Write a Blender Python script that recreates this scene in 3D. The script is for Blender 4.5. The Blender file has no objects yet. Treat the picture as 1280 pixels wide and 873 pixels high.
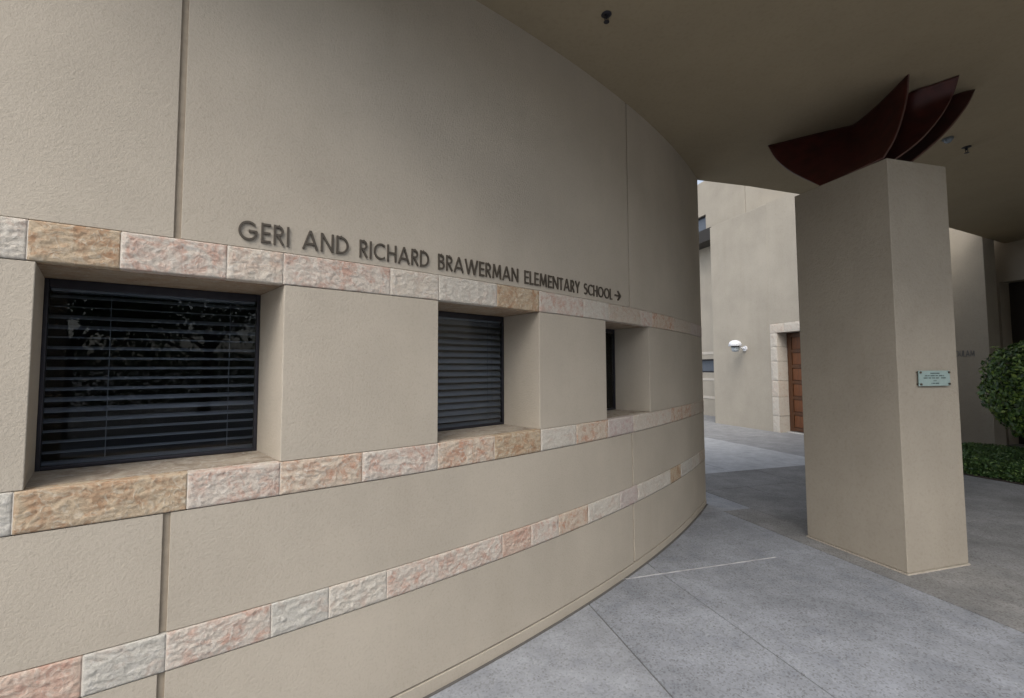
import bpy, math, random
import numpy as np
from mathutils import Vector, Matrix, noise
random.seed(7); rng = np.random.default_rng(7)
scene = bpy.context.scene
COL = scene.collection
R_ = math.radians

# ------------------------------------------------------------------ camera
F_PX, PITCH, ROLL = 593.03, 0.05762, 0.00411
cam_d = bpy.data.cameras.new("camera"); cam = bpy.data.objects.new("camera", cam_d); COL.objects.link(cam)
cam_d.sensor_fit = 'HORIZONTAL'; cam_d.sensor_width = 36.0
cam_d.lens = 36.0 * F_PX / 1280.0
cam_d.shift_y = -10.0 / 1280.0
cam_d.clip_start = 0.05; cam_d.clip_end = 2000
cp, sp, cr, sr = math.cos(PITCH), math.sin(PITCH), math.cos(ROLL), math.sin(ROLL)
Rx = Matrix(((1, 0, 0), (0, cp, -sp), (0, sp, cp))); Ry = Matrix(((cr, 0, sr), (0, 1, 0), (-sr, 0, cr)))
Mr = Rx @ Ry
right, fwd, up = Mr @ Vector((1, 0, 0)), Mr @ Vector((0, 1, 0)), Mr @ Vector((0, 0, 1))
cm = Matrix((right, up, -fwd)).transposed().to_4x4(); cm.translation = Vector((0, 0, 1.6))
cam.matrix_world = cm
scene.camera = cam

# ------------------------------------------------------------------ world, sun, exposure
SUN_EL, SUN_AZ = R_(50), R_(196)      # azimuth clockwise from +Y
world = bpy.data.worlds.new("World"); scene.world = world; world.use_nodes = True
wn = world.node_tree.nodes; wl = world.node_tree.links; wn.clear()
sky = wn.new('ShaderNodeTexSky'); sky.sky_type = 'NISHITA'; sky.sun_disc = False
sky.sun_elevation = SUN_EL; sky.sun_rotation = SUN_AZ; sky.dust_density = 4.0; sky.air_density = 1.0; sky.ozone_density = 1.0
hs = wn.new('ShaderNodeHueSaturation'); hs.inputs['Saturation'].default_value = 0.5
bg = wn.new('ShaderNodeBackground'); bg.inputs['Strength'].default_value = 0.13
wo = wn.new('ShaderNodeOutputWorld')
wl.new(sky.outputs[0], hs.inputs['Color']); wl.new(hs.outputs[0], bg.inputs[0]); wl.new(bg.outputs[0], wo.inputs[0])
sun_d = bpy.data.lights.new("sun", 'SUN'); sun = bpy.data.objects.new("sun", sun_d); COL.objects.link(sun)
sun_d.energy = 0.6; sun_d.angle = R_(40); sun_d.color = (1.0, 0.96, 0.90)
sdir = Vector((math.sin(SUN_AZ) * math.cos(SUN_EL), math.cos(SUN_AZ) * math.cos(SUN_EL), math.sin(SUN_EL)))
sun.rotation_euler = sdir.to_track_quat('Z', 'Y').to_euler()
scene.view_settings.view_transform = 'Standard'; scene.view_settings.look = 'None'
scene.view_settings.gamma = 1.0; scene.view_settings.exposure = 0.87
scene.cycles.max_bounces = 10; scene.cycles.diffuse_bounces = 6

# ------------------------------------------------------------------ helpers
CX, CY, RW = -9.587, 12.833, 13.856          # plan circle of the curved wall
EN, EA = (0.9642, 0.2651), (-0.2651, 0.9642)  # paving grid axes


def W(n, a, z=0.0):
    return (n * EN[0] + a * EA[0], n * EN[1] + a * EA[1], z)


def gz(x, y):
    x = max(-60, min(60, x)); y = max(-60, min(60, y))
    return 0.0117 * (x - 1) - 0.0053 * (y - 4)


def pol(th, r, z):
    t = R_(th)
    return (CX + r * math.cos(t), CY + r * math.sin(t), z)


def tag(o, label=None, cat=None, group=None, kind=None):
    if label: o['label'] = label
    if cat: o['category'] = cat
    if group: o['group'] = group
    if kind: o['kind'] = kind
    return o


def thing(name, loc, label, cat, group=None):
    o = bpy.data.objects.new(name, None); COL.objects.link(o); o.location = loc
    o.empty_display_size = 0.1
    return tag(o, label, cat, group)


def wloc(o):
    v = Vector(o.location)
    while o.parent:
        o = o.parent; v += Vector(o.location)
    return v


def mk(name, V, F, mat, parent=None, smooth=False, bevel=0.0, bseg=2, origin=None):
    V = [Vector(v) for v in V]
    if origin is None:
        xs = [v.x for v in V]; ys = [v.y for v in V]; zs = [v.z for v in V]
        origin = Vector(((min(xs) + max(xs)) / 2, (min(ys) + max(ys)) / 2, min(zs)))
    origin = Vector(origin)
    me = bpy.data.meshes.new(name)
    me.from_pydata([tuple(v - origin) for v in V], [], F)
    me.materials.append(mat)
    if smooth:
        me.polygons.foreach_set('use_smooth', [True] * len(me.polygons))
    me.update()
    o = bpy.data.objects.new(name, me); COL.objects.link(o)
    if parent is not None:
        o.parent = parent; o.location = origin - wloc(parent)
    else:
        o.location = origin
    if bevel:
        b = o.modifiers.new('bevel', 'BEVEL'); b.width = bevel; b.segments = bseg
        b.limit_method = 'ANGLE'; b.angle_limit = R_(50)
        me.polygons.foreach_set('use_smooth', [True] * len(me.polygons))
        o.modifiers.new('wn', 'WEIGHTED_NORMAL').keep_sharp = True
    return o


class MB:
    def __init__(s): s.V = []; s.F = []
    def add(s, V, F):
        b = len(s.V); s.V += [tuple(v) for v in V]; s.F += [tuple(i + b for i in f) for f in F]
    def hexa(s, p8):
        s.add(p8, [(0, 3, 2, 1), (4, 5, 6, 7), (0, 1, 5, 4), (1, 2, 6, 5), (2, 3, 7, 6), (3, 0, 4, 7)])
    def box(s, x0, x1, y0, y1, z0, z1):
        s.hexa([(x0, y0, z0), (x1, y0, z0), (x1, y1, z0), (x0, y1, z0), (x0, y0, z1), (x1, y0, z1), (x1, y1, z1), (x0, y1, z1)])
    def gbox(s, n0, n1, a0, a1, z0, z1):
        s.hexa([W(n0, a0, z0), W(n1, a0, z0), W(n1, a1, z0), W(n0, a1, z0), W(n0, a0, z1), W(n1, a0, z1), W(n1, a1, z1), W(n0, a1, z1)])
    def arc(s, t0, t1, z0, z1, r0, r1, step=0.6, i0=0.0, i1=0.0):
        n = max(1, int(math.ceil(abs(t1 - t0) / step))); V = []; F = []
        for i in range(n + 1):
            t = t0 + (t1 - t0) * i / n
            ti = t + i0 * (1 - i / n) + i1 * i / n
            V += [pol(ti, r0, z0), pol(t, r1, z0), pol(t, r1, z1), pol(ti, r0, z1)]
        for i in range(n):
            a = 4 * i; b = a + 4
            for k in range(4):
                F.append((a + k, a + (k + 1) % 4, b + (k + 1) % 4, b + k))
        F.append((0, 3, 2, 1)); e = 4 * n; F.append((e, e + 1, e + 2, e + 3))
        F = [tuple(reversed(f)) for f in F]
        s.add(V, F)
    def prism(s, pts, z0f, z1f):
        n = len(pts)
        V = [(p[0], p[1], z0f(*p[:2])) for p in pts] + [(p[0], p[1], z1f(*p[:2])) for p in pts]
        F = [tuple(reversed(range(n))), tuple(range(n, 2 * n))] + [(i, (i + 1) % n, n + (i + 1) % n, n + i) for i in range(n)]
        s.add(V, F)
    def tube(s, p0, p1, r0, r1=None, n=10, cap=True):
        r1 = r0 if r1 is None else r1
        p0, p1 = Vector(p0), Vector(p1); d = (p1 - p0).normalized()
        u = d.orthogonal().normalized(); v = d.cross(u)
        V = []
        for p, r in ((p0, r0), (p1, r1)):
            for k in range(n):
                t = 2 * math.pi * k / n; V.append(p + (u * math.cos(t) + v * math.sin(t)) * r)
        F = [(k, (k + 1) % n, n + (k + 1) % n, n + k) for k in range(n)]
        if cap: F += [tuple(reversed(range(n))), tuple(range(n, 2 * n))]
        s.add(V, F)
    def lathe(s, c, prof, n=20, axis=Vector((0, 0, 1))):
        axis = Vector(axis).normalized(); u = axis.orthogonal().normalized(); v = axis.cross(u); c = Vector(c)
        V = []
        for r, h in prof:
            for k in range(n):
                t = 2 * math.pi * k / n; V.append(c + axis * h + (u * math.cos(t) + v * math.sin(t)) * max(r, 1e-4))
        F = []
        for i in range(len(prof) - 1):
            for k in range(n):
                F.append((i * n + k, i * n + (k + 1) % n, (i + 1) * n + (k + 1) % n, (i + 1) * n + k))
        s.add(V, F)
    def build(s, name, mat, parent=None, **k):
        return mk(name, s.V, s.F, mat, parent, **k)


# ------------------------------------------------------------------ materials
def new_mat(name):
    m = bpy.data.materials.new(name); m.use_nodes = True
    nt = m.node_tree; return m, nt, nt.nodes['Principled BSDF']


def N(nt, typ, **kw):
    n = nt.nodes.new(typ)
    for k, v in kw.items():
        if k in n.inputs: n.inputs[k].default_value = v
        else: setattr(n, k, v)
    return n


def ramp(nt, src, stops):
    r = nt.nodes.new('ShaderNodeValToRGB'); e = r.color_ramp.elements
    while len(e) < len(stops): e.new(0.5)
    for i, (p, c) in enumerate(stops): e[i].position = p; e[i].color = (*c, 1)
    nt.links.new(src, r.inputs[0]); return r


def mixc(nt, a, b, fac, mode='MIX'):
    m = nt.nodes.new('ShaderNodeMix'); m.data_type = 'RGBA'; m.blend_type = mode
    for i, s in ((0, fac), (6, a), (7, b)):
        if hasattr(s, 'links') or hasattr(s, 'is_linked'): nt.links.new(s, m.inputs[i])
        elif isinstance(s, (int, float)): m.inputs[i].default_value = s
        else: m.inputs[i].default_value = (*s, 1)
    return m.outputs[2]


def plain(name, col, rough=0.6, metal=0.0, var=0.12, scale=30.0, bump=0.0, spec=0.5):
    m, nt, p = new_mat(name)
    tc = N(nt, 'ShaderNodeTexCoord'); nz = N(nt, 'ShaderNodeTexNoise', Scale=scale, Detail=5.0)
    nt.links.new(tc.outputs['Object'], nz.inputs['Vector'])
    r = ramp(nt, nz.outputs['Fac'], [(0.3, tuple(c * (1 - var) for c in col)), (0.7, tuple(min(1, c * (1 + var)) for c in col))])
    nt.links.new(r.outputs[0], p.inputs['Base Color'])
    p.inputs['Roughness'].default_value = rough; p.inputs['Metallic'].default_value = metal
    p.inputs['Specular IOR Level'].default_value = spec
    if bump:
        b = N(nt, 'ShaderNodeBump', Strength=1.0, Distance=bump)
        nt.links.new(nz.outputs['Fac'], b.inputs['Height']); nt.links.new(b.outputs[0], p.inputs['Normal'])
    return m


def stucco(name, col, grain=230.0, bump=0.0016, blotch=0.085):
    m, nt, p = new_mat(name); L = nt.links
    g = N(nt, 'ShaderNodeNewGeometry')
    n1 = N(nt, 'ShaderNodeTexNoise', Scale=grain, Detail=4.0, Roughness=0.6); L.new(g.outputs['Position'], n1.inputs['Vector'])
    n2 = N(nt, 'ShaderNodeTexNoise', Scale=1.3, Detail=6.0, Roughness=0.6); L.new(g.outputs['Position'], n2.inputs['Vector'])
    mp = N(nt, 'ShaderNodeMapping'); mp.inputs['Scale'].default_value = (7, 7, 0.5); L.new(g.outputs['Position'], mp.inputs['Vector'])
    n3 = N(nt, 'ShaderNodeTexNoise', Scale=1.0, Detail=5.0); L.new(mp.outputs[0], n3.inputs['Vector'])
    n4 = N(nt, 'ShaderNodeTexNoise', Scale=grain * 0.42, Detail=4.0); L.new(g.outputs['Position'], n4.inputs['Vector'])
    a = tuple(c * (1 - blotch) for c in col); b = tuple(min(1, c * (1 + blotch)) for c in col)
    r = ramp(nt, n2.outputs['Fac'], [(0.3, a), (0.7, b)])
    s = ramp(nt, n3.outputs['Fac'], [(0.30, (0.93, 0.92, 0.90)), (0.55, (1, 1, 1))])
    c = mixc(nt, r.outputs[0], s.outputs[0], 0.3, 'MULTIPLY')
    pit = ramp(nt, n4.outputs['Fac'], [(0.25, (0.80, 0.79, 0.77)), (0.5, (1, 1, 1))])
    c = mixc(nt, c, pit.outputs[0], 0.45, 'MULTIPLY')
    L.new(c, p.inputs['Base Color']); p.inputs['Roughness'].default_value = 0.92; p.inputs['Specular IOR Level'].default_value = 0.2
    ad = N(nt, 'ShaderNodeMath', operation='MULTIPLY_ADD'); ad.inputs[1].default_value = 1.1
    L.new(n4.outputs['Fac'], ad.inputs[0]); L.new(n1.outputs['Fac'], ad.inputs[2])
    bp = N(nt, 'ShaderNodeBump', Strength=1.0, Distance=bump); L.new(ad.outputs[0], bp.inputs['Height']); L.new(bp.outputs[0], p.inputs['Normal'])
    return m


def stone(name, base, vein, pale, amount=0.5, scale=12.0):
    m, nt, p = new_mat(name); L = nt.links
    tc = N(nt, 'ShaderNodeTexCoord'); oi = N(nt, 'ShaderNodeObjectInfo')
    off = N(nt, 'ShaderNodeVectorMath', operation='SCALE'); off.inputs[0].default_value = (37, 71, 53); L.new(oi.outputs['Random'], off.inputs['Scale'])
    ad = N(nt, 'ShaderNodeVectorMath', operation='ADD'); L.new(tc.outputs['Object'], ad.inputs[0]); L.new(off.outputs[0], ad.inputs[1])
    v = ad.outputs[0]
    n1 = N(nt, 'ShaderNodeTexNoise', Scale=scale, Detail=6.0, Roughness=0.62, Distortion=1.3); L.new(v, n1.inputs['Vector'])
    n2 = N(nt, 'ShaderNodeTexNoise', Scale=scale * 2.2, Detail=7.0, Roughness=0.65, Distortion=2.0); L.new(v, n2.inputs['Vector'])
    n3 = N(nt, 'ShaderNodeTexNoise', Scale=120.0, Detail=5.0, Roughness=0.7); L.new(v, n3.inputs['Vector'])
    f1 = ramp(nt, n1.outputs['Fac'], [(0.49 - 0.2 * amount, (0, 0, 0)), (0.66 - 0.1 * amount, (1, 1, 1))])
    c = mixc(nt, base, vein, f1.outputs[0])
    f2 = ramp(nt, n2.outputs['Fac'], [(0.50, (0, 0, 0)), (0.66, (1, 1, 1))])
    c = mixc(nt, c, pale, f2.outputs[0])
    g = ramp(nt, n3.outputs['Fac'], [(0.3, (0.72, 0.70, 0.68)), (0.6, (1, 1, 1))])
    c = mixc(nt, c, g.outputs[0], 0.8, 'MULTIPLY')
    L.new(c, p.inputs['Base Color']); p.inputs['Roughness'].default_value = 0.78; p.inputs['Specular IOR Level'].default_value = 0.3
    bp = N(nt, 'ShaderNodeBump', Strength=1.0, Distance=0.0025); L.new(n3.outputs['Fac'], bp.inputs['Height'])
    bp2 = N(nt, 'ShaderNodeBump', Strength=0.8, Distance=0.006); L.new(n2.outputs['Fac'], bp2.inputs['Height']); L.new(bp.outputs[0], bp2.inputs['Normal'])
    L.new(bp2.outputs[0], p.inputs['Normal'])
    return m


def concrete(name, col, speck=0.75, stain=0.16, grain=105.0):
    m, nt, p = new_mat(name); L = nt.links
    g = N(nt, 'ShaderNodeNewGeometry'); v = g.outputs['Position']
    n1 = N(nt, 'ShaderNodeTexNoise', Scale=1.1, Detail=8.0, Roughness=0.62, Distortion=0.5); L.new(v, n1.inputs['Vector'])
    n2 = N(nt, 'ShaderNodeTexNoise', Scale=4.0, Detail=9.0, Roughness=0.72); L.new(v, n2.inputs['Vector'])
    vo = N(nt, 'ShaderNodeTexVoronoi', Scale=grain); L.new(v, vo.inputs['Vector'])
    vo2 = N(nt, 'ShaderNodeTexVoronoi', Scale=38.0); L.new(v, vo2.inputs['Vector'])
    n3 = N(nt, 'ShaderNodeTexNoise', Scale=260.0, Detail=3.0); L.new(v, n3.inputs['Vector'])
    a = tuple(c * (1 - stain) for c in col); b = tuple(min(1, c * (1 + stain)) for c in col)
    c = ramp(nt, n1.outputs['Fac'], [(0.32, a), (0.5, col), (0.68, b)]).outputs[0]
    s2 = ramp(nt, n2.outputs['Fac'], [(0.36, (0.74, 0.75, 0.78)), (0.5, (0.93, 0.93, 0.93)), (0.62, (1.1, 1.1, 1.12))]); c = mixc(nt, c, s2.outputs[0], 0.8, 'MULTIPLY')
    # aggregate grains of differing grey, and scattered dark chips
    gr = ramp(nt, vo.outputs['Color'], [(0.1, (0.50, 0.49, 0.47)), (0.42, (0.97, 0.97, 0.97)), (0.8, (1.0, 1.0, 1.0)), (0.95, (1.25, 1.24, 1.2))]); c = mixc(nt, c, gr.outputs[0], speck, 'MULTIPLY')
    dk = ramp(nt, vo2.outputs['Distance'], [(0.09, (0.35, 0.33, 0.31)), (0.17, (1, 1, 1))])
    sel = N(nt, 'ShaderNodeSeparateColor'); L.new(vo2.outputs['Color'], sel.inputs[0])
    gt = N(nt, 'ShaderNodeMath', operation='GREATER_THAN'); gt.inputs[1].default_value = 0.86; L.new(sel.outputs[0], gt.inputs[0])
    c = mixc(nt, c, dk.outputs[0], gt.outputs[0], 'MULTIPLY')
    L.new(c, p.inputs['Base Color']); p.inputs['Roughness'].default_value = 0.72; p.inputs['Specular IOR Level'].default_value = 0.35
    bp = N(nt, 'ShaderNodeBump', Strength=0.7, Distance=0.0012); L.new(n3.outputs['Fac'], bp.inputs['Height'])
    bp2 = N(nt, 'ShaderNodeBump', Strength=0.6, Distance=0.004); L.new(n2.outputs['Fac'], bp2.inputs['Height']); L.new(bp.outputs[0], bp2.inputs['Normal'])
    L.new(bp2.outputs[0], p.inputs['Normal'])
    return m


def leafmat(name, c0, c1, c2):
    m, nt, p = new_mat(name); L = nt.links
    g = N(nt, 'ShaderNodeNewGeometry')
    r = ramp(nt, g.outputs['Random Per Island'], [(0.0, c0), (0.55, c1), (1.0, c2)])
    L.new(r.outputs[0], p.inputs['Base Color']); p.inputs['Roughness'].default_value = 0.5
    return m


def wood(name, c0, c1):
    m, nt, p = new_mat(name); L = nt.links
    tc = N(nt, 'ShaderNodeTexCoord'); mp = N(nt, 'ShaderNodeMapping'); mp.inputs['Scale'].default_value = (14, 14, 1.2)
    L.new(tc.outputs['Object'], mp.inputs['Vector'])
    nz = N(nt, 'ShaderNodeTexNoise', Scale=3.0, Detail=7.0, Distortion=0.8); L.new(mp.outputs[0], nz.inputs['Vector'])
    r = ramp(nt, nz.outputs['Fac'], [(0.3, c0), (0.7, c1)]); L.new(r.outputs[0], p.inputs['Base Color']); p.inputs['Roughness'].default_value = 0.45
    return m


def glassmat(name, tint=(0.86, 0.90, 0.93)):
    m = bpy.data.materials.new(name); m.use_nodes = True; nt = m.node_tree; nt.nodes.clear(); L = nt.links
    o = nt.nodes.new('ShaderNodeOutputMaterial'); t = nt.nodes.new('ShaderNodeBsdfTransparent'); g = nt.nodes.new('ShaderNodeBsdfGlossy')
    t.inputs[0].default_value = (*tint, 1); g.inputs['Roughness'].default_value = 0.01; g.inputs[0].default_value = (1, 1, 1, 1)
    fr = nt.nodes.new('ShaderNodeFresnel'); fr.inputs[0].default_value = 1.32
    mx = nt.nodes.new('ShaderNodeMixShader'); L.new(fr.outputs[0], mx.inputs[0]); L.new(t.outputs[0], mx.inputs[1]); L.new(g.outputs[0], mx.inputs[2]); L.new(mx.outputs[0], o.inputs[0])
    return m


STUC = stucco('stucco tan', (0.463, 0.416, 0.345))
STUC_FAR = stucco('stucco pale courtyard', (0.405, 0.37, 0.31), grain=90, blotch=0.08)
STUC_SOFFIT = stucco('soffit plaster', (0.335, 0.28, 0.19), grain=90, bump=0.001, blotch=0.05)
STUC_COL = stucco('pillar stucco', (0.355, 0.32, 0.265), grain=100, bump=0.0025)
JOINT = plain('joint bead tan', (0.33, 0.28, 0.215), 0.8)
DARKGAP = plain('dark gap', (0.05, 0.045, 0.04), 0.9)
MORTAR = plain('pale mortar', (0.66, 0.61, 0.53), 0.9, bump=0.001, scale=80)
STN = dict(
    ochre=stone('stone ochre', (0.51, 0.41, 0.29), (0.40, 0.25, 0.15), (0.58, 0.51, 0.40), 0.3),
    orange=stone('stone orange pink', (0.59, 0.50, 0.40), (0.50, 0.30, 0.21), (0.64, 0.58, 0.50), 0.25),
    pink=stone('stone pink white', (0.60, 0.54, 0.47), (0.53, 0.36, 0.29), (0.65, 0.61, 0.55), 0.2),
    cream=stone('stone cream', (0.61, 0.555, 0.475), (0.56, 0.44, 0.36), (0.66, 0.62, 0.56), 0.05),
    white=stone('stone white', (0.60, 0.56, 0.49), (0.55, 0.46, 0.39), (0.65, 0.62, 0.56), -0.1),
    grey=stone('stone grey', (0.55, 0.53, 0.475), (0.51, 0.44, 0.38), (0.61, 0.59, 0.545), -0.1),
    red=stone('stone rusty red', (0.58, 0.46, 0.375), (0.52, 0.33, 0.26), (0.62, 0.53, 0.45), 0.4),
    mauve=stone('stone mauve', (0.55, 0.49, 0.45), (0.50, 0.38, 0.35), (0.60, 0.56, 0.52), 0.1),
    tan=stone('stone tan', (0.54, 0.48, 0.40), (0.50, 0.38, 0.30), (0.59, 0.54, 0.47), 0.1))
SILL = stone('sill stone weathered', (0.40, 0.35, 0.28), (0.27, 0.22, 0.17), (0.47, 0.43, 0.37), 0.35, 6.0)
SOFF = stone('lintel stone brown', (0.36, 0.29, 0.21), (0.30, 0.21, 0.14), (0.40, 0.34, 0.27), 0.4, 6.0)
BRONZE = plain('dark bronze letters', (0.085, 0.07, 0.053), 0.5, 0.2, scale=60)
ALU = plain('dark anodised frame', (0.035, 0.035, 0.045), 0.4, 0.5)
SLAT = plain('grey blind slat', (0.26, 0.26, 0.285), 0.45, 0.0, var=0.04, scale=12)
CORD = plain('blind cord', (0.22, 0.22, 0.24), 0.8)
GLASS = glassmat('window glass')
ROOM = plain('unlit room dark', (0.06, 0.058, 0.055), 0.9)  # darkness of the unlit interior put into the colour
MAROON = plain('maroon painted steel', (0.062, 0.011, 0.008), 0.55, 0.0, var=0.35, scale=9, bump=0.0006)
MAROON_E = plain('maroon steel edge', (0.10, 0.05, 0.042), 0.5, 0.0)
CON_FG = concrete('concrete blue grey', (0.268, 0.286, 0.316))
CON_FG2 = concrete('concrete pale grey', (0.295, 0.312, 0.338), speck=0.55)
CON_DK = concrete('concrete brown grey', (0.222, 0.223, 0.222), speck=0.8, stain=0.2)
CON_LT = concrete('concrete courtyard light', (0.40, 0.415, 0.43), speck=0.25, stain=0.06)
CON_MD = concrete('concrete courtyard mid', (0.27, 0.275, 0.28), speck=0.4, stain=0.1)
JNT_DK = plain('paving joint dark', (0.10, 0.095, 0.09), 0.9)
JNT_WH = plain('paving joint sealant pale', (0.42, 0.42, 0.43), 0.8, var=0.3, scale=9)
LEAF = leafmat('shrub leaf', (0.018, 0.045, 0.010), (0.06, 0.125, 0.020), (0.19, 0.27, 0.045))
LEAFY = leafmat('young shrub leaf', (0.08, 0.15, 0.02), (0.14, 0.22, 0.035), (0.22, 0.30, 0.06))
LEAFG = leafmat('ground cover leaf', (0.025, 0.06, 0.016), (0.06, 0.125, 0.03), (0.13, 0.20, 0.05))
LEAFT = leafmat('tree leaf', (0.02, 0.035, 0.012), (0.04, 0.07, 0.02), (0.07, 0.10, 0.03))
BARK = plain('bark', (0.09, 0.07, 0.05), 0.9, scale=20, bump=0.01)
SOIL = plain('planting soil', (0.045, 0.035, 0.025), 0.95, scale=40, bump=0.01)
GROUND = concrete('outer ground', (0.25, 0.25, 0.24), speck=0.3)

# ------------------------------------------------------------------ ground and paving
xs = [-300, -120, -60, -30, -15, -8, -4, 0, 4, 8, 14, 20, 40, 80, 150, 300]
V = [(x, y, gz(x, y) - 0.03) for y in xs for x in xs]; nx = len(xs)
F = [(j * nx + i, j * nx + i + 1, (j + 1) * nx + i + 1, (j + 1) * nx + i) for j in range(nx - 1) for i in range(nx - 1)]
tag(mk('ground', V, F, GROUND, origin=(0, 0, 0)), kind='structure')

pave = bpy.data.objects.new('pavement', None); COL.objects.link(pave); pave['kind'] = 'structure'
JW = 0.004
SL = [  # n0,n1,a0,a1,material
    (-9, -0.9, -8, 0.6, CON_FG), (-0.9, 1.38, -8, 0.6, CON_FG2), (1.38, 2.12, -8, 0.6, CON_FG), (2.12, 3.68, -8, 0.6, CON_FG),
    (-9, 1.38, 0.6, 3.34, CON_FG2), (1.38, 2.12, 0.6, 3.34, CON_FG), (2.12, 3.68, 0.6, 3.34, CON_FG),
    (-9, 2.12, 3.34, 4.56, CON_FG2), (2.12, 3.68, 3.34, 4.56, CON_FG), (-9, 4.05, 4.56, 6.22, CON_FG2),
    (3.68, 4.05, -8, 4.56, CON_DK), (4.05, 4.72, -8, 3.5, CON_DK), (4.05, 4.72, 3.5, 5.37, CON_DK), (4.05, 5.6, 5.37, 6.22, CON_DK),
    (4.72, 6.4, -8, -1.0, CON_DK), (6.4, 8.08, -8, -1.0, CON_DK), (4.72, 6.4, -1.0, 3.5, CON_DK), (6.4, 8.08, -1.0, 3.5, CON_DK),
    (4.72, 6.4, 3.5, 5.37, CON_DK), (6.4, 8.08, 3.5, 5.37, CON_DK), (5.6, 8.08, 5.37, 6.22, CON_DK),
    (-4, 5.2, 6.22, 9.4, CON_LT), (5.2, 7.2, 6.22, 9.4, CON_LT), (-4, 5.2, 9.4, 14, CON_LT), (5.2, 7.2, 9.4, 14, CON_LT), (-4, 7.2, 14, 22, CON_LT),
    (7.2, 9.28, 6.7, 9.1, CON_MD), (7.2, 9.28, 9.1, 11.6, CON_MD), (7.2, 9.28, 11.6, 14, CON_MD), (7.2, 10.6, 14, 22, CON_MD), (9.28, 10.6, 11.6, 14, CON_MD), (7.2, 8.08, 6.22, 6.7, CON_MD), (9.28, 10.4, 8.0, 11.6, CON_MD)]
for n0, n1, a0, a1, mt in SL:
    m = MB(); q = [W(n0 + JW, a0 + JW), W(n1 - JW, a0 + JW), W(n1 - JW, a1 - JW), W(n0 + JW, a1 - JW)]
    dz = random.uniform(-0.0012, 0.0012)
    m.prism(q, lambda x, y: gz(x, y) - 0.06, lambda x, y: gz(x, y) + dz)
    m.build('paving_slab', mt, pave, bevel=0.0025, bseg=1)
m = MB(); q = [W(-9, -8), W(8.08, -8), W(8.08, 22), W(-9, 22)]
m.prism(q, lambda x, y: gz(x, y) - 0.05, lambda x, y: gz(x, y) - 0.007); m.build('joint_bed', JNT_DK, pave)
# pale sealant squeezed out of the cross joint
m = MB(); a = 3.34
pn = [1.75 + 0.05 * i for i in range(30)]
for i in range(len(pn) - 1):
    
    w = 0.0014 + 0.0025 * noise.noise(Vector((pn[i] * 3, 0, 0))) + 0.001
    o = 0.004 * noise.noise(Vector((pn[i] * 2, 5, 0)))
    q = [W(pn[i], a - w + o), W(pn[i + 1] - .002, a - w + o), W(pn[i + 1] - .002, a + w + o), W(pn[i], a + w + o)]
    m.prism(q, lambda x, y: gz(x, y) - 0.006, lambda x, y: gz(x, y) + 0.0035)
tag(m.build('joint_sealant', JNT_WH, pave), kind='stuff')
# dark filler joint between paving and curved wall
m = MB(); th = -75.0
while th < -31.2:
    t2 = min(th + 0.6, -31.2); p = [pol(th, RW, 0), pol(th, RW + 0.022, 0), pol(t2, RW + 0.022, 0), pol(t2, RW, 0)]
    m.prism(p, lambda x, y: gz(x, y) - 0.04, lambda x, y: gz(x, y) + 0.003); th = t2
m.build('wall_joint_filler', JNT_DK, pave)

# ------------------------------------------------------------------ curved wall
ZT1, ZT0, ZM1, ZM0, ZL1, ZL0 = 2.092, 1.959, 1.216, 1.082, 0.654, 0.521
T0, T1 = -75.0, -31.2
RC = RW - 0.05; RI = RW - 0.365
WIN = [(-54.60, -51.50), (-48.385, -45.215), (-42.03, -38.92)]
wall = thing('curved_wall', pol(-45, RW, 0), 'long convex tan stucco wall with three rough stone bands and three recessed windows', 'wall')
m = MB(); m.arc(T0, -31.5, -0.2, 1.188, RI, RC); m.build('wall_core', STUC, wall)
m = MB(); m.arc(T0, -31.5, 1.992, 4.9, RI, RC); m.build('wall_core', STUC, wall)
m = MB(); m.arc(-31.5, T1, -0.2, 4.9, RW - 5, RC, 0.3); m.build('end_wall', STUC, wall)
m = MB(); m.arc(T0 - .3, T0, -0.2, 4.9, RW - 5, RW, 0.3); m.build('end_wall', STUC, wall)
m = MB(); m.arc(T0, T1, 4.902, 5.02, RW - 5, RW + 0.02); m.build('roof', STUC, wall)
J = [-65.7, -53.05, -40.42]
JWD = 0.045   # half joint, degrees
def panels(z0, z1, r1=RW, r0=RC, name='stucco_panel'):
    e = [T0] + J + [T1]
    for i in range(len(e) - 1):
        a = e[i] + (JWD if i else 0); b = e[i + 1] - (JWD if i < len(e) - 2 else 0)
        mm = MB(); mm.arc(a, b, z0, z1, r0, r1); mm.build(name, STUC, wall, bevel=0.002, bseg=1)
    for j in J:
        mm = MB(); mm.arc(j - JWD, j + JWD, z0, z1, r0, r1 - 0.011, 1); mm.build('joint_bead', JOINT, wall)
panels(ZT1 + 0.002, 4.9)
panels(ZL1 + 0.002, ZM0 - 0.003)
panels(0.066, ZL0 - 0.003)
mm = MB(); mm.arc(T0, T1, 0.058, 0.066, RC, RW - 0.012); mm.build('plinth_gap', DARKGAP, wall)
mm = MB(); mm.arc(T0, T1, -0.15, 0.058, RC, RW + 0.004); mm.build('plinth', STUC, wall, bevel=0.002, bseg=1)
# dark shadow gaps just under each stone band
for z in (ZM0, ZL0, ZT0): 
    if z != ZT0:
        mm = MB(); mm.arc(T0, T1, z - 0.003, z, RC, RW - 0.003); mm.build('band_gap', DARKGAP, wall)
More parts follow.
